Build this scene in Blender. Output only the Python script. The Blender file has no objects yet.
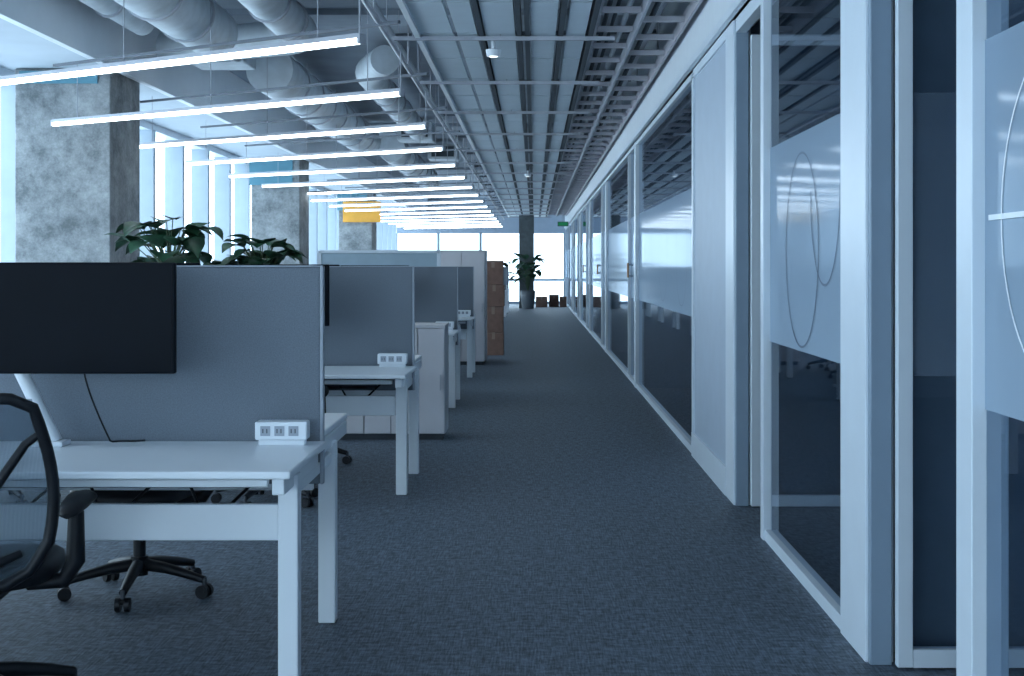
import bpy, math, random
from mathutils import Vector, Matrix
random.seed(7)
S = bpy.context.scene
EYE = 1.374

# ------------------------------------------------------------ materials
def new_mat(name):
    m = bpy.data.materials.new(name); m.use_nodes = True
    nt = m.node_tree; nt.nodes.clear()
    out = nt.nodes.new('ShaderNodeOutputMaterial')
    return m, nt, out
def pmat(name, col, rough=0.5, metal=0.0, var=0.06, scale=6.0, bump=0.0, bscale=80.0, spec=0.5):
    m, nt, out = new_mat(name)
    b = nt.nodes.new('ShaderNodeBsdfPrincipled')
    b.inputs['Roughness'].default_value = rough
    b.inputs['Metallic'].default_value = metal
    b.inputs['Specular IOR Level'].default_value = spec
    tc = nt.nodes.new('ShaderNodeTexCoord')
    n = nt.nodes.new('ShaderNodeTexNoise'); n.inputs['Scale'].default_value = scale
    n.inputs['Detail'].default_value = 4
    nt.links.new(tc.outputs['Object'], n.inputs['Vector'])
    r = nt.nodes.new('ShaderNodeValToRGB')
    r.color_ramp.elements[0].position = 0.3; r.color_ramp.elements[1].position = 0.7
    r.color_ramp.elements[0].color = (*[c*(1-var) for c in col], 1)
    r.color_ramp.elements[1].color = (*[min(1, c*(1+var)) for c in col], 1)
    nt.links.new(n.outputs['Fac'], r.inputs['Fac'])
    nt.links.new(r.outputs['Color'], b.inputs['Base Color'])
    if bump > 0:
        n2 = nt.nodes.new('ShaderNodeTexNoise'); n2.inputs['Scale'].default_value = bscale
        nt.links.new(tc.outputs['Object'], n2.inputs['Vector'])
        bp = nt.nodes.new('ShaderNodeBump'); bp.inputs['Strength'].default_value = bump
        bp.inputs['Distance'].default_value = 0.01
        nt.links.new(n2.outputs['Fac'], bp.inputs['Height'])
        nt.links.new(bp.outputs['Normal'], b.inputs['Normal'])
    nt.links.new(b.outputs['BSDF'], out.inputs['Surface'])
    return m
def emat(name, col, s):
    m, nt, out = new_mat(name)
    e = nt.nodes.new('ShaderNodeEmission'); e.inputs['Color'].default_value = (*col, 1)
    e.inputs['Strength'].default_value = s
    nt.links.new(e.outputs[0], out.inputs['Surface']); return m

def carpet_mat():
    m, nt, out = new_mat('carpet')
    b = nt.nodes.new('ShaderNodeBsdfPrincipled'); b.inputs['Roughness'].default_value = 0.58
    b.inputs['Specular IOR Level'].default_value = 0.4
    tc = nt.nodes.new('ShaderNodeTexCoord')
    mp = nt.nodes.new('ShaderNodeMapping'); mp.inputs['Scale'].default_value = (150, 9, 1)
    nt.links.new(tc.outputs['Object'], mp.inputs['Vector'])
    n = nt.nodes.new('ShaderNodeTexNoise'); n.inputs['Scale'].default_value = 1.0; n.inputs['Detail'].default_value = 5
    n.inputs['Roughness'].default_value = 0.7
    nt.links.new(mp.outputs[0], n.inputs['Vector'])
    mp2 = nt.nodes.new('ShaderNodeMapping'); mp2.inputs['Scale'].default_value = (20, 40, 1)
    nt.links.new(tc.outputs['Object'], mp2.inputs['Vector'])
    n2 = nt.nodes.new('ShaderNodeTexNoise'); n2.inputs['Scale'].default_value = 1.0; n2.inputs['Detail'].default_value = 6
    n2.inputs['Roughness'].default_value = 0.7
    nt.links.new(mp2.outputs[0], n2.inputs['Vector'])
    mx = nt.nodes.new('ShaderNodeMath'); mx.operation = 'ADD'
    nt.links.new(n.outputs['Fac'], mx.inputs[0]); nt.links.new(n2.outputs['Fac'], mx.inputs[1])
    mh = nt.nodes.new('ShaderNodeMath'); mh.operation = 'MULTIPLY'; mh.inputs[1].default_value = 0.5
    nt.links.new(mx.outputs[0], mh.inputs[0])
    r = nt.nodes.new('ShaderNodeValToRGB')
    r.color_ramp.elements[0].position = 0.42; r.color_ramp.elements[1].position = 0.60
    r.color_ramp.elements[0].color = (0.028, 0.040, 0.056, 1)
    r.color_ramp.elements[1].color = (0.170, 0.215, 0.270, 1)
    nt.links.new(mh.outputs[0], r.inputs['Fac']); nt.links.new(r.outputs[0], b.inputs['Base Color'])
    bp = nt.nodes.new('ShaderNodeBump'); bp.inputs['Strength'].default_value = 0.4; bp.inputs['Distance'].default_value = 0.01
    nt.links.new(mh.outputs[0], bp.inputs['Height']); nt.links.new(bp.outputs[0], b.inputs['Normal'])
    nt.links.new(b.outputs[0], out.inputs['Surface']); return m
def concrete_mat():
    m, nt, out = new_mat('concrete')
    b = nt.nodes.new('ShaderNodeBsdfPrincipled'); b.inputs['Roughness'].default_value = 0.8
    tc = nt.nodes.new('ShaderNodeTexCoord')
    n = nt.nodes.new('ShaderNodeTexNoise'); n.inputs['Scale'].default_value = 2.6; n.inputs['Detail'].default_value = 14
    n.inputs['Roughness'].default_value = 0.82
    nt.links.new(tc.outputs['Object'], n.inputs['Vector'])
    r = nt.nodes.new('ShaderNodeValToRGB')
    r.color_ramp.elements[0].position = 0.38; r.color_ramp.elements[1].position = 0.62
    r.color_ramp.elements[0].color = (0.12, 0.135, 0.145, 1); r.color_ramp.elements[1].color = (0.37, 0.39, 0.40, 1)
    nt.links.new(n.outputs['Fac'], r.inputs['Fac']); nt.links.new(r.outputs[0], b.inputs['Base Color'])
    bp = nt.nodes.new('ShaderNodeBump'); bp.inputs['Strength'].default_value = 0.5; bp.inputs['Distance'].default_value = 0.03
    nt.links.new(n.outputs['Fac'], bp.inputs['Height']); nt.links.new(bp.outputs[0], b.inputs['Normal'])
    nt.links.new(b.outputs[0], out.inputs['Surface']); return m
def schlick(nt, base, scale):
    """two-sided Fresnel-like reflectance for a thin pane"""
    lw = nt.nodes.new('ShaderNodeLayerWeight'); lw.inputs['Blend'].default_value = 0.5
    pw = nt.nodes.new('ShaderNodeMath'); pw.operation = 'POWER'; pw.inputs[1].default_value = 5.0
    nt.links.new(lw.outputs['Facing'], pw.inputs[0])
    ma = nt.nodes.new('ShaderNodeMath'); ma.operation = 'MULTIPLY_ADD'; ma.use_clamp = True
    ma.inputs[1].default_value = scale; ma.inputs[2].default_value = base
    nt.links.new(pw.outputs[0], ma.inputs[0]); return ma.outputs[0]
def glass_mat(name, tint, base=0.05, scale=0.7):
    m, nt, out = new_mat(name)
    t = nt.nodes.new('ShaderNodeBsdfTransparent'); t.inputs['Color'].default_value = (*tint, 1)
    g = nt.nodes.new('ShaderNodeBsdfGlossy'); g.inputs['Roughness'].default_value = 0.02
    g.inputs['Color'].default_value = (0.85, 0.92, 1, 1)
    mx = nt.nodes.new('ShaderNodeMixShader')
    nt.links.new(schlick(nt, base, scale), mx.inputs[0]); nt.links.new(t.outputs[0], mx.inputs[1]); nt.links.new(g.outputs[0], mx.inputs[2])
    nt.links.new(mx.outputs[0], out.inputs['Surface']); return m
def frost_mat(name='frosted_film', lo=0.92, hi=0.70):
    m, nt, out = new_mat(name)
    t = nt.nodes.new('ShaderNodeBsdfTransparent'); t.inputs['Color'].default_value = (0.75, 0.83, 0.92, 1)
    d = nt.nodes.new('ShaderNodeBsdfDiffuse'); d.inputs['Color'].default_value = (0.40, 0.51, 0.63, 1)
    tr = nt.nodes.new('ShaderNodeBsdfTranslucent'); tr.inputs['Color'].default_value = (0.5, 0.6, 0.75, 1)
    a = nt.nodes.new('ShaderNodeMixShader'); a.inputs[0].default_value = 0.2
    nt.links.new(d.outputs[0], a.inputs[1]); nt.links.new(tr.outputs[0], a.inputs[2])
    geo = nt.nodes.new('ShaderNodeNewGeometry'); sp = nt.nodes.new('ShaderNodeSeparateXYZ')
    nt.links.new(geo.outputs['Position'], sp.inputs[0])
    mr = nt.nodes.new('ShaderNodeMapRange'); mr.inputs[1].default_value = 1.0; mr.inputs[2].default_value = 2.0
    mr.inputs[3].default_value = lo; mr.inputs[4].default_value = hi
    nt.links.new(sp.outputs['Z'], mr.inputs[0])
    b = nt.nodes.new('ShaderNodeMixShader')
    nt.links.new(mr.outputs[0], b.inputs[0])
    nt.links.new(t.outputs[0], b.inputs[1]); nt.links.new(a.outputs[0], b.inputs[2])
    g = nt.nodes.new('ShaderNodeBsdfGlossy'); g.inputs['Roughness'].default_value = 0.08
    g.inputs['Color'].default_value = (0.85, 0.92, 1, 1)
    c = nt.nodes.new('ShaderNodeMixShader')
    nt.links.new(schlick(nt, 0.02, 0.32), c.inputs[0]); nt.links.new(b.outputs[0], c.inputs[1]); nt.links.new(g.outputs[0], c.inputs[2])
    nt.links.new(c.outputs[0], out.inputs['Surface']); return m
def mesh_fabric():
    m, nt, out = new_mat('chair_mesh')
    t = nt.nodes.new('ShaderNodeBsdfTransparent'); t.inputs['Color'].default_value = (0.75, 0.82, 0.88, 1)
    d = nt.nodes.new('ShaderNodeBsdfDiffuse'); d.inputs['Color'].default_value = (0.09, 0.12, 0.15, 1)
    tc = nt.nodes.new('ShaderNodeTexCoord')
    w = nt.nodes.new('ShaderNodeTexWave'); w.bands_direction = 'X'; w.inputs['Scale'].default_value = 90
    nt.links.new(tc.outputs['Object'], w.inputs['Vector'])
    mr = nt.nodes.new('ShaderNodeMapRange'); mr.inputs[3].default_value = 0.40; mr.inputs[4].default_value = 0.60
    nt.links.new(w.outputs['Fac'], mr.inputs[0])
    b = nt.nodes.new('ShaderNodeMixShader')
    nt.links.new(mr.outputs[0], b.inputs[0]); nt.links.new(t.outputs[0], b.inputs[1]); nt.links.new(d.outputs[0], b.inputs[2])
    nt.links.new(b.outputs[0], out.inputs['Surface']); return m

WHITE = pmat('white_paint', (0.72, 0.77, 0.82), 0.45, var=0.02)
FRAME = pmat('white_aluminium', (0.66, 0.73, 0.80), 0.35, var=0.02)
FRAMEG = pmat('grey_aluminium', (0.22, 0.29, 0.37), 0.4, var=0.04)
MULL = pmat('window_mullion', (0.30, 0.36, 0.42), 0.4, var=0.04)
PANELG = pmat('grey_wall_panel', (0.40, 0.47, 0.56), 0.5, var=0.03)
DESKW = pmat('desk_white', (0.78, 0.83, 0.88), 0.3, var=0.01)
SCREENF = pmat('screen_fabric', (0.165, 0.195, 0.235), 0.95, var=0.14, scale=220, bump=0.2, bscale=400)
SCREENE = pmat('screen_edge', (0.34, 0.38, 0.44), 0.6)
SCREENL = pmat('board_light', (0.34, 0.45, 0.53), 0.5)
BLACK = pmat('black_plastic', (0.008, 0.010, 0.014), 0.45, var=0.1, spec=.3)
BLACKG = pmat('monitor_black', (0.004, 0.006, 0.010), 0.4, var=0.1, spec=.06)
DARKG = pmat('dark_grey', (0.05, 0.06, 0.075), 0.6)
CABW = pmat('cabinet_warm_white', (0.58, 0.57, 0.60), 0.5, var=0.03)
BOXB = pmat('cardboard', (0.19, 0.11, 0.085), 0.85, var=0.15, scale=12)
BOXT = pmat('cardboard_tape', (0.26, 0.18, 0.14), 0.5)
CONC = concrete_mat()
CONCD = pmat('dark_column_paint', (0.09, 0.11, 0.12), 0.8, var=0.2)
TEAL = pmat('reflected_teal', (0.10, 0.26, 0.34), 0.6)
SLAB = pmat('ceiling_slab', (0.25, 0.29, 0.34), 0.9, var=0.12, scale=2)
SOFF = pmat('soffit_paint', (0.46, 0.52, 0.58), 0.9, var=0.06, scale=2)
CPAN = pmat('ceiling_panel', (0.54, 0.62, 0.68), 0.6, var=0.03)
CDARK = pmat('ceiling_dark', (0.04, 0.055, 0.07), 0.8)
DUCT = pmat('duct_wrap', (0.50, 0.56, 0.61), 0.55, var=0.14, scale=5, bump=0.3, bscale=14)
RIB = pmat('strut_metal', (0.38, 0.40, 0.45), 0.5, var=0.1)
DRIB = pmat('strut_dark', (0.10, 0.12, 0.15), 0.5, var=0.1)
TRAY = pmat('tray_rungs', (0.42, 0.41, 0.45), 0.5, var=0.1)
PIPE = pmat('pipe_paint', (0.42, 0.46, 0.51), 0.5)
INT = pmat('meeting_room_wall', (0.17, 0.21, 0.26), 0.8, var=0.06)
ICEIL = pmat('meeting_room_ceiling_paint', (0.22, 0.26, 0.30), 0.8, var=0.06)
LEAF = pmat('leaf_green', (0.020, 0.072, 0.038), 0.45, var=0.5, scale=12)
STEM = pmat('stem_green', (0.05, 0.09, 0.04), 0.6)
POT = pmat('pot_glaze', (0.10, 0.12, 0.14), 0.5)
ORANGE = pmat('orange_sign', (0.90, 0.42, 0.06), 0.6)
WOOD = pmat('handle_wood', (0.45, 0.24, 0.13), 0.5)
CARPET = carpet_mat()
GLASS = glass_mat('partition_glass', (0.58, 0.67, 0.76), 0.05, 0.75)
DGLASS = glass_mat('door_glass', (0.70, 0.78, 0.86), 0.05, 0.75)
WGLASS = glass_mat('window_glass', (0.98, 0.99, 1.0), 0.01, 0.10)
FROST = frost_mat()
FROSTL = frost_mat('frosted_film_light', 0.30, 0.18)
VINYL = pmat('vinyl_line', (0.10, 0.15, 0.22), 0.6)
VINYLW = pmat('vinyl_white', (0.85, 0.9, 0.95), 0.5)
MESHF = mesh_fabric()
LAMP = emat('lamp_diffuser', (0.82, 0.93, 1.0), 6.5)
SPOT = emat('spot_lens', (0.85, 0.93, 1.0), 2.0)
EXITG = emat('exit_green', (0.02, 0.20, 0.10), .5)

# ------------------------------------------------------------ mesh builder
class MB:
    def __init__(s): s.v=[]; s.f=[]; s.mi=[]; s.sm=[]; s.mats=[]
    def m(s, mat):
        if mat not in s.mats: s.mats.append(mat)
        return s.mats.index(mat)
    def add(s, vs, fs, mat, smooth=False):
        o=len(s.v); s.v += [tuple(v) for v in vs]; k=s.m(mat)
        for f in fs: s.f.append([i+o for i in f]); s.mi.append(k); s.sm.append(smooth)
    def box(s, x0,x1,y0,y1,z0,z1, mat, bev=0.0):
        if x0>x1: x0,x1=x1,x0
        if y0>y1: y0,y1=y1,y0
        if z0>z1: z0,z1=z1,z0
        if bev<=0:
            vs=[(x,y,z) for z in (z0,z1) for y in (y0,y1) for x in (x0,x1)]
            s.add(vs,[(0,2,3,1),(4,5,7,6),(0,1,5,4),(2,6,7,3),(0,4,6,2),(1,3,7,5)],mat); return
        b=min(bev,(x1-x0)*.49,(y1-y0)*.49,(z1-z0)*.49)
        import bmesh
        bm=bmesh.new()
        r=bmesh.ops.create_cube(bm,size=1.0)
        for v in bm.verts:
            v.co=Vector(((x0+x1)/2+v.co.x*(x1-x0),(y0+y1)/2+v.co.y*(y1-y0),(z0+z1)/2+v.co.z*(z1-z0)))
        bmesh.ops.bevel(bm,geom=bm.edges[:],offset=b,segments=2,profile=0.5,affect='EDGES')
        bm.verts.ensure_lookup_table()
        s.add([v.co[:] for v in bm.verts],[[v.index for v in f.verts] for f in bm.faces],mat)
        bm.free()
    def quad(s, pts, mat): s.add(pts,[tuple(range(len(pts)))],mat)
    def tube(s, pts, rad, mat, n=10, cap=True, closed=False):
        pts=[Vector(p) for p in pts]; N=len(pts)
        if not hasattr(rad,'__len__'): rad=[rad]*N
        vs=[]; up=None
        for i,p in enumerate(pts):
            if closed: t=(pts[(i+1)%N]-pts[i-1]).normalized()
            else: t=(pts[min(i+1,N-1)]-pts[max(i-1,0)]).normalized()
            if up is None:
                a=Vector((0,0,1)) if abs(t.z)<.9 else Vector((1,0,0))
                up=(a-t*a.dot(t)).normalized()
            else: up=(up-t*up.dot(t)).normalized()
            sd=t.cross(up)
            for j in range(n):
                an=2*math.pi*j/n
                vs.append(p+(up*math.cos(an)+sd*math.sin(an))*rad[i])
        fs=[]
        for i in range(N if closed else N-1):
            i2=(i+1)%N
            for j in range(n):
                fs.append((i*n+j,i*n+(j+1)%n,i2*n+(j+1)%n,i2*n+j))
        s.add(vs,fs,mat,True)
        if cap and not closed:
            s.add(vs[:n],[tuple(range(n))[::-1]],mat); s.add(vs[-n:],[tuple(range(n))],mat)
    def loft(s, rings, mat, cap=True):
        n=len(rings[0]); vs=[p for r in rings for p in r]; fs=[]
        for i in range(len(rings)-1):
            for j in range(n): fs.append((i*n+j,i*n+(j+1)%n,(i+1)*n+(j+1)%n,(i+1)*n+j))
        s.add(vs,fs,mat,True)
        if cap: s.add(rings[0],[tuple(range(n))[::-1]],mat,True); s.add(rings[-1],[tuple(range(n))],mat,True)
    def mesh(s, name):
        me=bpy.data.meshes.new(name); me.from_pydata(s.v,[],s.f)
        for m in s.mats: me.materials.append(m)
        me.polygons.foreach_set('material_index',s.mi); me.polygons.foreach_set('use_smooth',s.sm)
        me.update(); return me
    def obj(s, name, loc=(0,0,0), rot=0.0):
        me=s.mesh(name); return place(name,me,loc,rot)
def place(name, me, loc=(0,0,0), rot=0.0):
    o=bpy.data.objects.new(name,me); o.location=loc; o.rotation_euler=(0,0,rot)
    S.collection.objects.link(o); return o

XW = 1.16      # glass wall plane
XL = -5.10     # window wall plane
YE = 50.0      # end wall
YB = -5.0      # back wall
# ------------------------------------------------------------ shell
m=MB(); m.box(XL-.3,6.2,YB,YE+.3,-.15,0,CARPET); m.obj('floor')
m=MB(); m.box(XL-.3,6.2,YB,YE+.3,3.9,4.1,SLAB)
m.obj('ceiling')
for yb in (13.2,23.7,34.2,44.2):
    m=MB(); m.box(-3.92,XW-.03,yb,yb+.6,3.84,3.899,SLAB); m.obj('ceiling_beam')
m=MB(); m.box(XL,-3.95,YB,YE,3.29,3.9,SOFF); m.box(-4.0,-3.93,YB,YE,3.24,3.9,WHITE); m.obj('ceiling_soffit')
m=MB()
m.box(XL-.25,XL,YB,YE,0,.12,FRAMEG); m.box(XL-.25,XL,YB,YE,3.2,3.9,FRAME)
y=YB+.5
while y<YE:
    m.box(XL-.22,XL+.04,y-.05,y+.05,.12,3.2,MULL); y+=1.5
m.obj('wall_left')
m=MB(); m.quad([(XL-.12,YB,.12),(XL-.12,YE,.12),(XL-.12,YE,3.2),(XL-.12,YB,3.2)],WGLASS); m.obj('window_1')
m=MB()
m.box(XL,6.0,YE,YE+.2,2.62,3.9,PANELG); m.box(XL,6.0,YE,YE+.2,0,.10,FRAMEG); m.box(XL,6,YE-.05,YE,.85,.95,FRAME)
x=XL
while x<6: m.box(x-.05,x+.05,YE-.03,YE+.12,.1,2.62,MULL); x+=1.56
m.obj('wall_end')
m=MB(); m.quad([(XL,YE+.06,.1),(6,YE+.06,.1),(6,YE+.06,2.62),(XL,YE+.06,2.62)],WGLASS); m.obj('window_2')
m=MB()
m.box(XL,6,YB-.2,YB,3.0,3.9,WHITE); m.box(XL,6,YB-.2,YB,0,.4,WHITE); m.box(1.2,6,YB-.2,YB,.4,3.0,WHITE)
m.obj('wall_back')
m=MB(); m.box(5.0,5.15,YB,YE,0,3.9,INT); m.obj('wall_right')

# ------------------------------------------------------------ right glass front
BAND0,BAND1,TOP=1.0,1.97,2.80
m=MB(); m.box(XW-.02,XW+.14,YB,YE,TOP,3.9,WHITE); m.box(XW-.05,XW+.14,YB,YE,TOP,TOP+.05,FRAME)
m.obj('wall_bulkhead')
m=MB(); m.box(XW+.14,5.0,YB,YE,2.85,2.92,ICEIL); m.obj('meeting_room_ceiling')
DIV=(4.82,8.0,9.62,15.35,21.9,28.2,34.0,40.0)
for yd in DIV:
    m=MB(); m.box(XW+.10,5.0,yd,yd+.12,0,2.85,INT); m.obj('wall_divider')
mt=MB(); mt.box(-.8,.8,-.03,.03,0,.05,WHITE); mt.box(-.78,.78,-.025,.025,-.006,.0,emat('room_lamp',(0.80,0.92,1.0),1.2))
for a in(-.6,.6): mt.tube([(a,0,.05),(a,0,.245)],.004,RIB,n=5)
rl=mt.mesh('meeting_room_lamp')
for y in (6.3,12.2,18.5,25,31): place('meeting_room_lamp',rl,(3.2,y,2.6))
def glass_run(y0,y1,mull=()):
    m=MB()
    m.box(XW,XW+.06,y0,y1,0,.055,FRAME); m.box(XW,XW+.06,y0,y1,TOP-.045,TOP,FRAME)
    xg=XW+.03
    m.quad([(xg,y0,.055),(xg,y0,TOP-.045),(xg,y1,TOP-.045),(xg,y1,.055)],GLASS)
    m.quad([(xg-.004,y0,BAND0),(xg-.004,y0,BAND1),(xg-.004,y1,BAND1),(xg-.004,y1,BAND0)],FROST)
    for yy in mull: m.box(XW-.005,XW+.065,yy-.03,yy+.03,0,TOP,FRAME)
    return m
def ring(m,yc,zc,ry,rz,a0,a1,mat,r=.002,x=XW+.0235,n=56):
    """thin flat printed line on the film"""
    vs=[];fs=[]
    for i in range(n+1):
        a=a0+(a1-a0)*i/n
        for q in(-r*1.3,r*1.3): vs.append((x,yc+(ry+q)*math.cos(a),zc+(rz+q)*math.sin(a)))
    for i in range(n): fs.append((2*i,2*i+1,2*i+3,2*i+2))
    m.add(vs,fs,mat)
def post(y0,y1,mat=FRAME,x0=XW-.01,x1=XW+.09,name='partition_post'):
    m=MB(); m.box(x0,x1,y0,y1,0,TOP,mat,.004)
    return m.obj(name)
m=glass_run(YB,3.55,(1.6,))
ring(m,3.0,1.5,.42,.42,0,2*math.pi,VINYLW,.003); ring(m,2.72,1.40,.44,.40,0,2*math.pi,VINYL,.003)
m.box(XW+.018,XW+.024,3.24,3.50,1.495,1.509,VINYLW)
m.obj('glass_partition')
post(3.55,3.68)
post(4.69,5.07)
m=MB(); m.box(XW+.0,XW+.075,4.655,4.69,0,TOP,FRAMEG,.004); m.obj('door_jamb')
m=glass_run(5.07,6.78)
ring(m,5.98,1.45,.36,.43,0,2*math.pi,VINYL,.004); ring(m,5.50,1.70,.28,.40,math.pi,2*math.pi,VINYL,.004)
m.obj('glass_partition')
post(6.78,6.86,x1=XW+.036)
m=MB(); m.box(XW+.0,XW+.075,7.755,7.79,0,TOP,FRAMEG,.004); m.obj('door_jamb')
post(7.79,8.11)
m=MB(); m.box(XW+.005,XW+.09,8.11,9.85,.0,TOP,PANELG); m.box(XW-.012,XW+.006,8.11,9.85,0,.17,FRAME)
m.box(XW-.01,XW+.02,9.77,9.85,0,TOP,FRAME); m.box(XW-.01,XW+.02,8.11,9.85,TOP-.06,TOP,FRAME); m.obj('wall_panel')
def door(yc, n):
    m=MB(); x0=XW+.08; x1=x0+.92; y0=yc-.02; y1=yc+.02
    m.box(x0,x0+.052,y0,y1,.008,2.7,FRAME,.003); m.box(x1-.052,x1,y0,y1,.008,2.7,FRAME,.003)
    m.box(x0+.053,x1-.053,y0,y1,.008,.07,FRAME); m.box(x0+.053,x1-.053,y0,y1,2.64,2.7,FRAME)
    m.quad([(x0+.05,yc,.07),(x1-.05,yc,.07),(x1-.05,yc,2.64),(x0+.05,yc,2.64)],DGLASS)
    m.quad([(x0+.052,yc-.004,BAND0),(x1-.052,yc-.004,BAND0),(x1-.052,yc-.004,BAND1),(x0+.052,yc-.004,BAND1)],FROSTL)
    m.tube([(x1-.1,y0-.06,.9),(x1-.1,y0-.06,1.3)],.012,FRAMEG)
    for z in(.95,1.25): m.tube([(x1-.1,y0-.06,z),(x1-.1,y0+.01,z)],.008,FRAMEG)
    m.obj('door_%d'%n)
door(4.62,1); door(7.72,2)
for a,b in((3.68,4.655),(6.86,7.755)):
    m=MB(); m.box(XW,XW+.06,a,b,2.72,TOP,FRAME); m.obj('trim_door_head')
runs=[(9.85,15.32,()),(15.5,21.7,(16.6,)),(21.9,28.1,(23.2,)),(28.3,33.9,(30.,)),(34.1,39.9,(36.,)),(40.1,49.9,(42.,45.,47.5))]
for a,b,ml in runs:
    m=glass_run(a,b,ml)
    yy=a+1.0
    while yy<b-.6:
        ring(m,yy,1.48,.4,.42,0,2*math.pi,VINYL,.002,n=28); yy+=1.55
    m.obj('glass_partition')
    post(b,b+.2)
for yh in (15.95,23.6,30.4):
    m=MB(); m.tube([(XW-.05,yh,1.25),(XW-.05,yh,1.42)],.013,WOOD)
    for z in(1.27,1.40): m.tube([(XW-.05,yh,z),(XW+.01,yh,z)],.010,FRAMEG)
    m.obj('door_handle')

def meeting_table(x0,x1,y0,y1):
    m=MB(); m.box(x0,x1,y0,y1,.72,.75,DESKW,.008)
    for x in(x0+.15,x1-.15):
        for y in(y0+.15,y1-.15): m.box(x-.03,x+.03,y-.03,y+.03,0,.72,FRAME)
    m.box(x0+.15,x1-.15,(y0+y1)/2-.02,(y0+y1)/2+.02,.64,.70,FRAME)
    m.obj('meeting_table')
meeting_table(2.3,4.2,5.7,6.9); meeting_table(2.2,4.2,10.8,13.6); meeting_table(2.4,4.2,1.2,3.4)

# ------------------------------------------------------------ concrete columns
for yc in (13.0,23.5,34.0):
    m=MB(); m.box(-5.0 if yc<14 else -4.92,-4.08,yc,yc+.98,0,3.285,CONC,.012)
    m.obj('concrete_column')
    m=MB(); m.box(-4.95,-4.2,yc-.02,yc-.001,2.80 if yc>14 else 3.14,3.26,TEAL); m.obj('reflected_teal_band')  # reflected teal tint of the column top, painted in as a thin slab
m=MB(); m.box(-.50,0.0,45.0,45.5,0,3.9,CONCD,.01); m.obj('dark_column')
m=MB(); m.box(-4.8,-3.85,33.90,33.94,2.5,3.02,ORANGE,.005)
m.tube([(-4.6,33.92,3.0),(-4.6,33.92,3.285)],.008,RIB); m.tube([(-4.05,33.92,3.0),(-4.05,33.92,3.285)],.008,RIB)
m.obj('orange_hanging_sign')
m=MB(); m.box(.72,1.0,40,40.04,2.60,2.70,EXITG); m.box(.70,1.02,40.04,40.07,2.58,2.72,DARKG); m.tube([(.86,40.055,2.72),(.86,40.055,3.05)],.01,RIB); m.obj('exit_sign')

# ------------------------------------------------------------ ceiling services
ZC=3.10
m=MB()
def strip(x0,x1,mat=CPAN,z=ZC,L=2.36,st=2.4,y0=4.0):
    y=y0
    while y<46:
        m.box(x0,x1,y,y+L,z,z+.03,mat); y+=st
strip(-.84,-.60,L=1.16,st=1.2); strip(-.57,-.42,L=1.16,st=1.2); strip(-.36,-.14); strip(-.02,.16); strip(.24,.38)
m.obj('corridor_ceiling_panels')
m=MB()
for x in(-.39,-.11,-.05,.20,.42):
    m.box(x-.018,x+.018,4,46,ZC-.012,ZC+.09,CDARK)
m.box(-.88,-.84,4,46,ZC-.03,ZC+.10,WHITE)
m.obj('ceiling_track_rail')
m=MB()
y=4.0
while y<46:
    m.box(.455,.735,y,y+.04,ZC+.02,ZC+.06,TRAY); m.box(.775,1.075,y+.35,y+.39,ZC+.02,ZC+.06,TRAY); y+=.75
m.box(.44,.46,4,46,ZC,ZC+.10,TRAY); m.box(.745,.765,4,46,ZC,ZC+.10,RIB); m.box(1.075,1.095,4,46,ZC,ZC+.10,TRAY)
m.tube([(.52,4,ZC+.08),(.52,46,ZC+.08)],.018,CDARK,n=6); m.tube([(.58,4,ZC+.08),(.58,46,ZC+.08)],.014,CDARK,n=6); m.tube([(.66,4,ZC+.08),(.66,46,ZC+.08)],.02,PIPE,n=6)
m.tube([(.85,4,ZC+.08),(.85,46,ZC+.08)],.02,CDARK,n=6)
y=4.6
while y<46:
    for x in(.448,1.085): m.tube([(x,y,ZC+.08),(x,y,3.835)],.006,RIB,n=5)
    y+=2.4
m.obj('cable_tray')
m=MB(); y=4.3
while y<46:
    m.box(.47,1.06,y,y+1.2,3.52,3.55,SOFF); y+=2.4
m.obj('ceiling_baffle_panels')
m=MB(); y=5.2
while y<46:
    m.box(-1.05,.60,y,y+.03,ZC-.045,ZC-.017,RIB)
    for x in (-.9,-.25): m.tube([(x,y+.015,ZC-.02),(x,y+.015,3.83)],.005,RIB,n=5)
    y+=2.4
m.obj('ceiling_cross_struts')
m=MB()
m.tube([(.60,4,3.36),(.60,46,3.36)],.045,PIPE); m.tube([(.93,4,3.36),(.93,46,3.36)],.065,PIPE)
m.tube([(-1.20,2,3.32),(-1.20,47,3.32)],.035,PIPE,n=8)
m.tube([(-.55,4,3.40),(-.55,46,3.40)],.06,PIPE,n=10); m.tube([(-.2,4,3.45),(-.2,46,3.45)],.04,DRIB,n=8)
y=5
while y<46:
    m.tube([(.60,y,3.36),(.60,y,3.83)],.006,RIB,n=5); m.tube([(-1.20,y,3.32),(-1.20,y,3.83)],.006,RIB,n=5)
    m.tube([(-1.20,y+.6,3.36),(1.05,y+.6,3.40)],.02,DRIB,n=6)
    y+=3
m.obj('ceiling_pipes')
def duct(name,pts,r,mat=DUCT):
    m=MB(); P=[Vector(p) for p in pts]
    out=[P[0]]
    for i in range(1,len(P)-1):
        a=(P[i-1]-P[i]).normalized()*r*1.6; b=(P[i+1]-P[i]).normalized()*r*1.6
        for t in (0,.2,.4,.6,.8,1):
            out.append((P[i]+a)*(1-t)**2+P[i]*2*t*(1-t)+(P[i]+b)*t*t)
    out.append(P[-1])
    m.tube(out,r,mat,n=20)
    for i in range(len(P)-1):
        d=P[i+1]-P[i]; L=d.length; k=int(L/1.1)
        for j in range(1,k+1):
            c=P[i]+d*(j/(k+1)); u=d.normalized()*.02
            m.tube([c-u,c+u],r+.018,RIB,n=20)
    m.obj(name)
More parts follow.
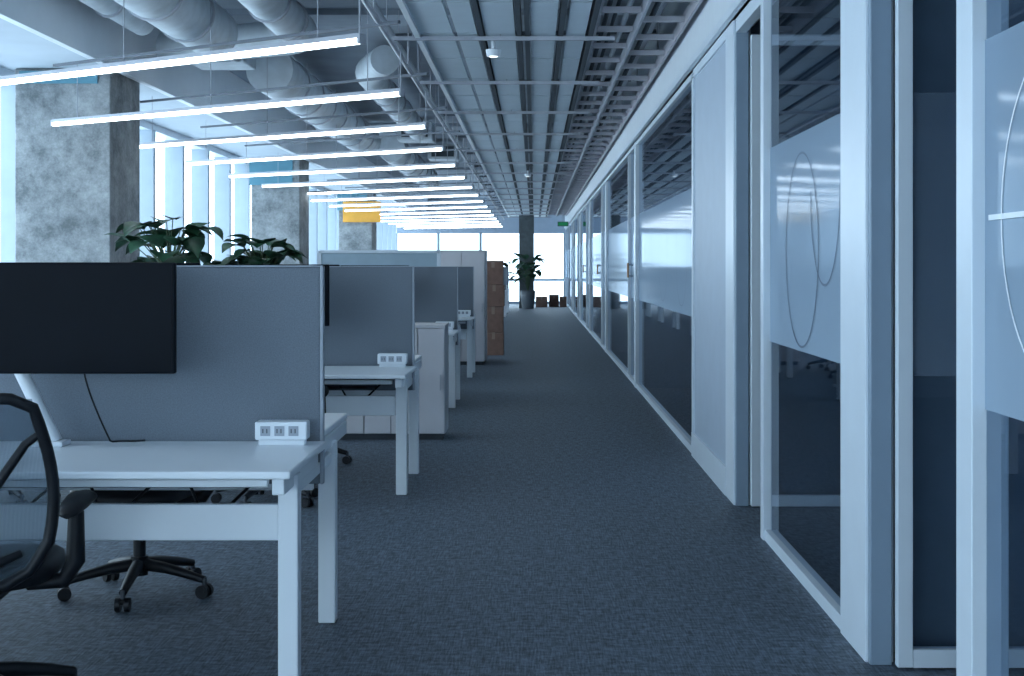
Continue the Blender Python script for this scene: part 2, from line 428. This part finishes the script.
duct('air_duct',[(-2.35,3,3.56),(-2.35,8.6,3.56),(-3.0,9.6,3.56),(-3.0,12.6,3.56)],.24)
duct('air_duct',[(-1.50,9.4,3.58),(-2.2,10.3,3.58),(-2.2,12.9,3.58),(-3.7,13.6,3.58)],.17)
duct('air_duct',[(-3.6,5.5,3.62),(-3.6,12.4,3.62)],.12)
duct('air_duct',[(-2.9,14.8,3.54),(-2.9,23.3,3.54)],.26)
duct('air_duct',[(-1.6,14.5,3.60),(-1.9,15.4,3.60),(-1.9,22.0,3.60)],.16)
duct('air_duct',[(-2.6,24.6,3.54),(-2.6,34.0,3.54)],.25)
for yy,xx in ((14.4,-3.3),(23.0,-2.0),(27,-1.8)):
    m=MB(); m.box(xx-.3,xx+.3,yy-.4,yy+.2,3.50,3.80,DUCT,.02); m.box(xx-.22,xx+.22,yy-.43,yy-.4,3.55,3.75,CDARK)
    for a in(-.26,.26):
        for b in(-.35,.15): m.tube([(xx+a,yy+b,3.79),(xx+a,yy+b,3.835)],.008,RIB,n=5)
    m.obj('fan_coil_unit')
# ------------------------------------------------------------ pendant lamps (skewed rows)
LZ=2.682
def obox(m,a,b,w,z0,z1,mat):
    d=(b-a).normalized(); n=Vector((-d.y,d.x,0))*w
    vs=[]
    for z in(z0,z1):
        for p in(a-n,a+n,b+n,b-n): vs.append((p.x,p.y,z))
    m.add(vs,[(0,3,2,1),(4,5,6,7),(0,1,5,4),(1,2,6,5),(2,3,7,6),(3,0,4,7)],mat)
m=MB(); a=Vector((-1.02,0,0)); b=Vector((-4.45,2.2,0)); d=(b-a).normalized()
obox(m,a,b,.022,.0,.030,LAMP); obox(m,a-d*.02,a,.026,-.003,.055,RIB); obox(m,b,b+d*.02,.026,-.003,.055,RIB)
obox(m,a,b,.025,.030,.058,RIB)
for t in(.08,.5,.92):
    c=a+(b-a)*t; zt=(3.83-LZ) if t<.85 else (3.24-LZ)
    m.tube([(c.x,c.y,.05),(c.x,c.y,zt)],.004,RIB,n=5)
m.tube([(a.x,a.y,.045),(a.x+.0,a.y,.37)],.006,RIB,n=5)
lamp_me=m.mesh('pendant_linear_lamp')
yy=7.9-2.42*2
for i in range(18):
    place('pendant_linear_lamp',lamp_me,(0,yy+2.42*i,LZ))
m=MB()
yy=7.9-2.42*2+1.2
for i in range(17):
    y=yy+2.42*i
    obox(m,Vector((-.9,y-.08,0)),Vector((-3.90,y-.08+1.95,0)),.012,3.0,3.022,DRIB)
m.tube([(-1.05,3,3.03),(-1.05,47,3.03)],.02,RIB,n=6)
y=4
while y<47: m.tube([(-1.05,y,3.03),(-1.05,y,3.83)],.006,RIB,n=5); y+=2.42
m.obj('ceiling_strut_grid')
m=MB()
m.tube([(0,0,0),(0,0,.05)],[.05,.06],WHITE,n=16); m.tube([(0,0,-.002),(0,0,.004)],.034,SPOT,n=16); m.tube([(0,0,.05),(0,0,.12)],.016,WHITE,n=8)
sp=m.mesh('ceiling_spotlight')
for p in ((-.31,10.3,2.98),(-.11,24.0,2.98)):
    place('ceiling_spotlight',sp,p)

# ------------------------------------------------------------ desks
def desk_pair():
    m=MB()
    for k in range(2):
        xa=-k*1.58; xb=xa-1.57
        m.box(xb,xa,0,.74,.715,.74,DESKW,.006)
        m.box(xb-.0,xa-.03,.80,1.5,.735,.76,DESKW,.006)
        m.box(xb+.10,xa-.09,.28,.31,.47,.59,DESKW,.004)
        m.box(xb+.10,xa-.09,.98,1.01,.52,.62,DESKW,.004)
        m.box(xb+.10,xa-.09,.10,.13,.675,.70,DESKW,.004)
        m.box(xb+.25,xa-.25,.55,.72,.60,.61,DARKG); m.box(xb+.25,xa-.25,.71,.72,.60,.68,DARKG)
        for q in range(3):
            x0=xb+.4+q*.35
            m.tube([(x0,.6,.62),(x0+.06,.5,.55),(x0+.15,.52,.53),(x0+.25,.62,.63)],.006,BLACK,n=6)
    for x in(-.045,-1.575,-3.10):
        for y in(.24,1.06):
            m.box(x-.033,x+.033,y-.033,y+.033,0,.70,DESKW,.005)
        m.box(x-.02,x+.02,.04,.70,.66,.713,DESKW,.004)
        m.box(x-.02,x+.02,.82,1.44,.68,.735,DESKW,.004)
        m.box(x-.018,x+.018,.27,1.03,.62,.66,DESKW,.003)
    m.box(-3.15,-.025,.755,.785,.58,1.375,SCREENF,.008)
    m.box(-.027,-.015,.752,.788,.58,1.378,SCREENE,.003)
    m.box(-3.15,-.02,.752,.788,1.374,1.380,SCREENE,.002)
    for (y0,s) in ((.64,1),(.86,-1)):
        zb=.74 if s==1 else .76
        m.box(-.225,-.06,y0-.02,y0+.02,zb,zb+.02,DESKW,.003)
        m.box(-.235,-.05,y0-.035,y0+.035,zb+.02,zb+.085,DESKW,.006)
        yf=y0-.0355
        for q in range(3):
            xx=-.215+q*.05
            m.box(xx,xx+.035,yf-.001,yf+.001,zb+.035,zb+.07,SCREENE)
            m.box(xx+.008,xx+.011,yf-.002,yf,zb+.045,zb+.06,BLACK); m.box(xx+.022,xx+.025,yf-.002,yf,zb+.045,zb+.06,BLACK)
    return m.mesh('office_desk')
dme=desk_pair()
DY=[4.18,7.93,12.95,16.55,22.4,26.0,29.6,33.2,36.8,40.4]
for i,y in enumerate(DY):
    place('office_desk',dme,(-.755,y,0))

def monitor_mesh(w=.65,h=.384):
    m=MB()
    m.box(-w/2,w/2,-.012,.012,-h/2,h/2,BLACKG,.006)
    m.box(-w/2+.012,w/2-.012,-.014,-.011,-h/2+.018,h/2-.012,BLACKG)
    m.box(-.12,.12,.012,.045,-.10,.10,BLACK,.01)
    return m
m=monitor_mesh()
m.tube([(0,.04,-.02),(0,.09,-.02)],.02,DARKG)
m.tube([(0,.09,-.02),(-.20,.13,-.04),(-.33,.14,-.06)],.018,WHITE)
m.box(-.36,-.30,.11,.17,-.10,-.02,WHITE,.01)
m.tube([(-.33,.14,-.06),(-.145,.15,-.445)],.026,WHITE)
m.box(-.22,-.10,.09,.18,-.4575,-.44,WHITE,.003)
m.obj('computer_monitor',(-1.56,4.66,1.198))
m=MB(); pts=[]
for i in range(15):
    t=i/14
    pts.append((-1.57+.02*math.sin(t*3)+.09*t*t, 4.70+.10*t, 1.03-.275*min(1,t*1.25)**0.8))
pts.append((-1.43,4.84,.75)); pts.append((-1.40,4.86,.75))
m.tube(pts,.0035,BLACK,n=6); m.obj('monitor_cable')
mm=monitor_mesh()
mm.tube([(0,.03,0),(0,.08,-.05)],.02,DARKG); mm.tube([(0,.08,-.03),(0,.08,-.448)],.02,WHITE); mm.box(-.1,.1,.02,.12,-.4575,-.44,WHITE,.003)
mme=mm.mesh('computer_monitor')
for y in DY[1:6]:
    place('computer_monitor',mme,(-1.60,y+.48,1.198)); place('computer_monitor',mme,(-3.1,y+.48,1.198))
place('computer_monitor',mme,(-3.2,4.18+.48,1.198))
mr=monitor_mesh(); mr.tube([(0,.03,0),(0,.08,-.05)],.02,DARKG); mr.tube([(0,.08,-.03),(0,.08,-.428)],.02,WHITE); mr.box(-.1,.1,.02,.12,-.4375,-.42,WHITE,.003)
mre=mr.mesh('computer_monitor')
for y in DY[:5]:
    place('computer_monitor',mre,(-1.62,y+1.06,1.198),math.pi)

# ------------------------------------------------------------ chairs
def chair_mesh():
    m=MB()
    for i in range(5):
        a=math.radians(90+72*i+12); c,s=math.cos(a),math.sin(a)
        pts=[(c*.02,s*.02,.125),(c*.12,s*.12,.115),(c*.22,s*.22,.095),(c*.30,s*.30,.075)]
        m.tube(pts,[.028,.024,.02,.016],BLACK,n=8)
        cx,cy=c*.30,s*.30
        m.tube([(cx,cy,.085),(cx,cy,.045)],.010,DARKG,n=8)
        tx,ty=-s,c
        for o in(-.018,.018):
            m.tube([(cx+tx*(o-.010),cy+ty*(o-.010),.028),(cx+tx*(o+.010),cy+ty*(o+.010),.028)],.028,BLACK,n=16)
        m.tube([(cx-tx*.03,cy-ty*.03,.040),(cx+tx*.03,cy+ty*.03,.040)],.014,BLACK,n=10)
    m.tube([(0,0,.08),(0,0,.16)],.036,BLACK,n=16)
    m.tube([(0,0,.16),(0,0,.27)],.026,BLACK,n=16); m.tube([(0,0,.27),(0,0,.38)],.016,DARKG,n=16)
    m.box(-.10,.10,-.13,.12,.36,.41,BLACK,.015)
    m.tube([(.05,.04,.39),(.24,.05,.385)],.008,BLACK,n=6)
    rings=[]
    for z,k in((.41,.86),(.42,.97),(.445,1.0),(.475,.98),(.488,.90),(.492,.70)):
        r=[]
        for j in range(36):
            t=2*math.pi*j/36; ct,st=math.cos(t),math.sin(t)
            x=.245*k*math.copysign(abs(ct)**.6,ct); y=.02+.235*k*math.copysign(abs(st)**.6,st)
            zz=z-(.02*max(0,(y-.12)/.13) )
            r.append((x,y,zz))
        rings.append(r)
    m.loft(rings,BLACK)
    def bpt(u,v):
        hw=.245+.045*math.sin(math.pi*min(1,v*1.05))
        if v<.2: hw*=.80+.20*(v/.2)
        z=.45+.55*v
        y=-.235+.03*math.sin(v*math.pi)-.07*v-.05*(1-u*u)
        return (u*hw,y,z)
    loop=[]
    for i in range(12): loop.append(bpt(-1,.06+.88*i/11))
    for i in range(1,9):
        u=-1+2*i/9; p=bpt(u,.985); loop.append((p[0],p[1],p[2]+.012*(1-u*u)))
    for i in range(12): loop.append(bpt(1,.94-.88*i/11))
    for i in range(1,9):
        u=1-2*i/9; p=bpt(u,.01); loop.append((p[0],p[1],p[2]-.02*(1-u*u)))
    m.tube(loop,.018,BLACK,n=8,closed=True)
    nu,nv=12,14; vs=[];fs=[]
    for j in range(nv+1):
        for i in range(nu+1): vs.append(bpt(-1+2*i/nu,.0+.99*j/nv))
    for j in range(nv):
        for i in range(nu):
            a=j*(nu+1)+i; fs.append((a,a+1,a+nu+2,a+nu+1))
    m.add(vs,fs,MESHF,True)
    m.tube([(0,-.10,.385),(0,-.22,.40),(0,-.31,.48),(0,-.345,.62),(0,-.335,.70)],[.03,.028,.024,.02,.016],BLACK,n=10)
    for sx in(-1,1):
        m.tube([(0,-.34,.60),(sx*.12,-.335,.70),(sx*.22,-.28,.86),(sx*.27,-.27,.90)],[.018,.016,.013,.012],BLACK,n=8)
        m.tube([(0,-.33,.52),(sx*.12,-.30,.51),(sx*.20,-.25,.54)],[.018,.016,.013],BLACK,n=8)
        m.tube([(sx*.16,-.02,.40),(sx*.27,-.03,.41),(sx*.305,-.03,.47),(sx*.305,-.02,.62)],[.022,.026,.030,.024],BLACK,n=10)
        rr=[]
        for y,w,h,z in((-.14,.012,.008,.625),(-.13,.030,.014,.632),(-.05,.042,.020,.642),(.05,.046,.022,.650),(.11,.036,.020,.645),(.135,.012,.010,.636)):
            rr.append([(sx*.305+w*math.cos(q*math.pi/8),y,z+h*math.sin(q*math.pi/8)) for q in range(16)])
        m.loft(rr,BLACK)
    return m.mesh('office_chair')
cme=chair_mesh()
place('office_chair',cme,(-1.72,4.16,0),math.radians(6))
place('office_chair',cme,(-1.66,5.68,0),math.radians(172))
place('office_chair',cme,(-3.1,4.0,0),math.radians(8))
place('office_chair',cme,(-3.1,5.9,0),math.radians(185))
for i,y in enumerate(DY[1:6]):
    place('office_chair',cme,(-1.55,y-.05,0),math.radians(10-9*i)); place('office_chair',cme,(-1.6,y+1.55,0),math.radians(176+7*i))
    place('office_chair',cme,(-3.1,y-.08,0),math.radians(-5+6*i))
place('office_chair',cme,(3.3,7.3,0),math.radians(186))
place('office_chair',cme,(1.95,11.6,0),math.radians(-90)); place('office_chair',cme,(1.95,12.8,0),math.radians(-80))

# ------------------------------------------------------------ cabinets
def cabinet(name,x0,x1,y0,y1,h,n,mat=CABW):
    m=MB(); m.box(x0,x1,y0+.02,y1,.05,h-.025,mat); m.box(x0+.02,x1-.02,y0+.04,y1-.02,0,.05,DARKG)
    m.box(x0-.005,x1+.005,y0,y1+.005,h-.025,h,mat,.004)
    w=(x1-x0)/n
    for i in range(n):
        a=x0+i*w+.004; b=x0+(i+1)*w-.004
        m.box(a,b,y0,y0+.02,.055,h-.03,mat,.003)
        m.box(b-.035,b-.027,y0-.015,y0,h*.5-.06,h*.5+.06,RIB)
    m.obj(name)
cabinet('storage_cabinet',-1.56,-.707,10.70,11.15,.915,4)
cabinet('storage_cabinet',-4.0,-1.60,10.70,11.15,.915,8)
cabinet('tall_cabinet',-1.34,-.69,18.9,19.9,1.61,2)
m=MB(); m.box(-2.42,-1.09,15.30,15.34,.35,1.53,SCREENL,.004)
m.box(-2.44,-1.07,15.29,15.35,1.53,1.565,FRAME,.004)
for x in(-2.43,-1.08): m.box(x-.02,x+.02,15.29,15.35,.03,1.55,FRAME); m.box(x-.02,x+.02,15.1,15.54,0,.03,FRAME)
m.obj('mobile_whiteboard')
def cbox(m,x0,x1,y0,y1,z0,z1):
    m.box(x0,x1,y0,y1,z0,z1-.004,BOXB,.004); m.box((x0+x1)/2-.025,(x0+x1)/2+.025,y0-.001,y1,z0+(z1-z0)*.7,z1,BOXT)
    m.box(x0+.002,x1-.002,y0-.002,y0,z1-.02,z1-.016,BOXT)
m=MB()
z=0
for i,h in enumerate((.36,.40,.34,.38)):
    o=random.uniform(-.015,.015); cbox(m,-.78+o,-.47+o,21.0+o,21.45,z,z+h-.002); z+=h
m.obj('cardboard_box_stack')
m=MB(); cbox(m,-1.15,-.82,21.0,21.4,0,.4); cbox(m,-1.13,-.83,21.02,21.4,.4,.8); cbox(m,-1.16,-.84,21.0,21.4,.8,1.2); m.obj('cardboard_box_stack')
for p in ((.06,46.2,.40,.36),(.52,46.5,.34,.42),(.88,46.3,.24,.36)):
    m=MB(); cbox(m,p[0],p[0]+p[2],p[1],p[1]+.4,0,p[3]); m.obj('cardboard_box')

# ------------------------------------------------------------ plants
def leaf(m,base,az,el,L,W,droop=.5):
    base=Vector(base); d=Vector((math.cos(az)*math.cos(el),math.sin(az)*math.cos(el),math.sin(el)))
    sd=Vector((-math.sin(az),math.cos(az),0))
    n=7; vs=[]; p=base.copy(); dd=d.copy()
    prof=[.12,.62,.95,1.0,.88,.6,.28,.02]
    for i in range(n+1):
        up=sd.cross(dd).normalized()*-1
        w=W*prof[i]
        vs += [p+sd*w+up*w*.25, p+sd*w*.5+up*w*.06, p, p-sd*w*.5+up*w*.06, p-sd*w+up*w*.25]
        dd=(dd+Vector((0,0,-droop/n))).normalized(); p=p+dd*(L/n)
    fs=[]
    for i in range(n):
        for j in range(4): fs.append((i*5+j,i*5+j+1,(i+1)*5+j+1,(i+1)*5+j))
    m.add(vs,fs,LEAF,True)
def plant(name,loc,h,spread,nl,ls,pot=(.15,.25),wf=.36):
    m=MB(); pr,ph=pot
    m.loft([[(r*math.cos(t*math.pi/12),r*math.sin(t*math.pi/12),z) for t in range(24)] for r,z in((pr*.75,0),(pr*.95,ph*.6),(pr,ph),(pr*.9,ph),(pr*.88,ph-.03))],POT)
    for i in range(nl):
        az=i*2.399+random.uniform(-.3,.3)
        hh=ph+(h-ph)*(.35+.65*random.random()); rr=spread*random.uniform(.25,.8)
        tip=Vector((math.cos(az)*rr,math.sin(az)*rr,hh))
        m.tube([(0,0,ph-.04),(tip.x*.3,tip.y*.3,ph+(hh-ph)*.55),tip[:]],[.008,.006,.004],STEM,n=5)
        leaf(m,tip,az,random.uniform(-.1,.8),ls*random.uniform(.7,1.15),ls*wf,random.uniform(.6,1.4))
    m.obj(name,loc)
plant('potted_plant',(-2.95,10.92,.915),.84,.36,46,.25,wf=.46)
plant('potted_plant',(-2.20,10.92,.915),.66,.26,38,.23,wf=.46)
plant('potted_plant',(-2.58,10.92,.915),.48,.22,18,.20,(.13,.22),wf=.46)
plant('floor_plant',(-.20,44.4,0),1.7,.45,34,.42,(.25,.6))
plant('floor_plant',(-1.2,44.4,0),1.5,.45,24,.40,(.25,.5))

# ------------------------------------------------------------ light / camera
w=bpy.data.worlds.new('sky'); S.world=w; w.use_nodes=True
bg=w.node_tree.nodes['Background']; bg.inputs['Color'].default_value=(0.62,0.83,1.0,1); bg.inputs['Strength'].default_value=3.4

cd=bpy.data.cameras.new('cam'); cam=bpy.data.objects.new('camera',cd); S.collection.objects.link(cam)
cam.location=(0,0,EYE); cam.rotation_euler=(math.pi/2,0,0)
cd.sensor_width=36; cd.lens=1350/1024*36; cd.shift_x=-22/1024; cd.shift_y=-71/1024
cd.clip_start=.05; cd.clip_end=200
S.camera=cam
S.view_settings.view_transform='Standard'
S.view_settings.look='None'
S.view_settings.exposure=0.55
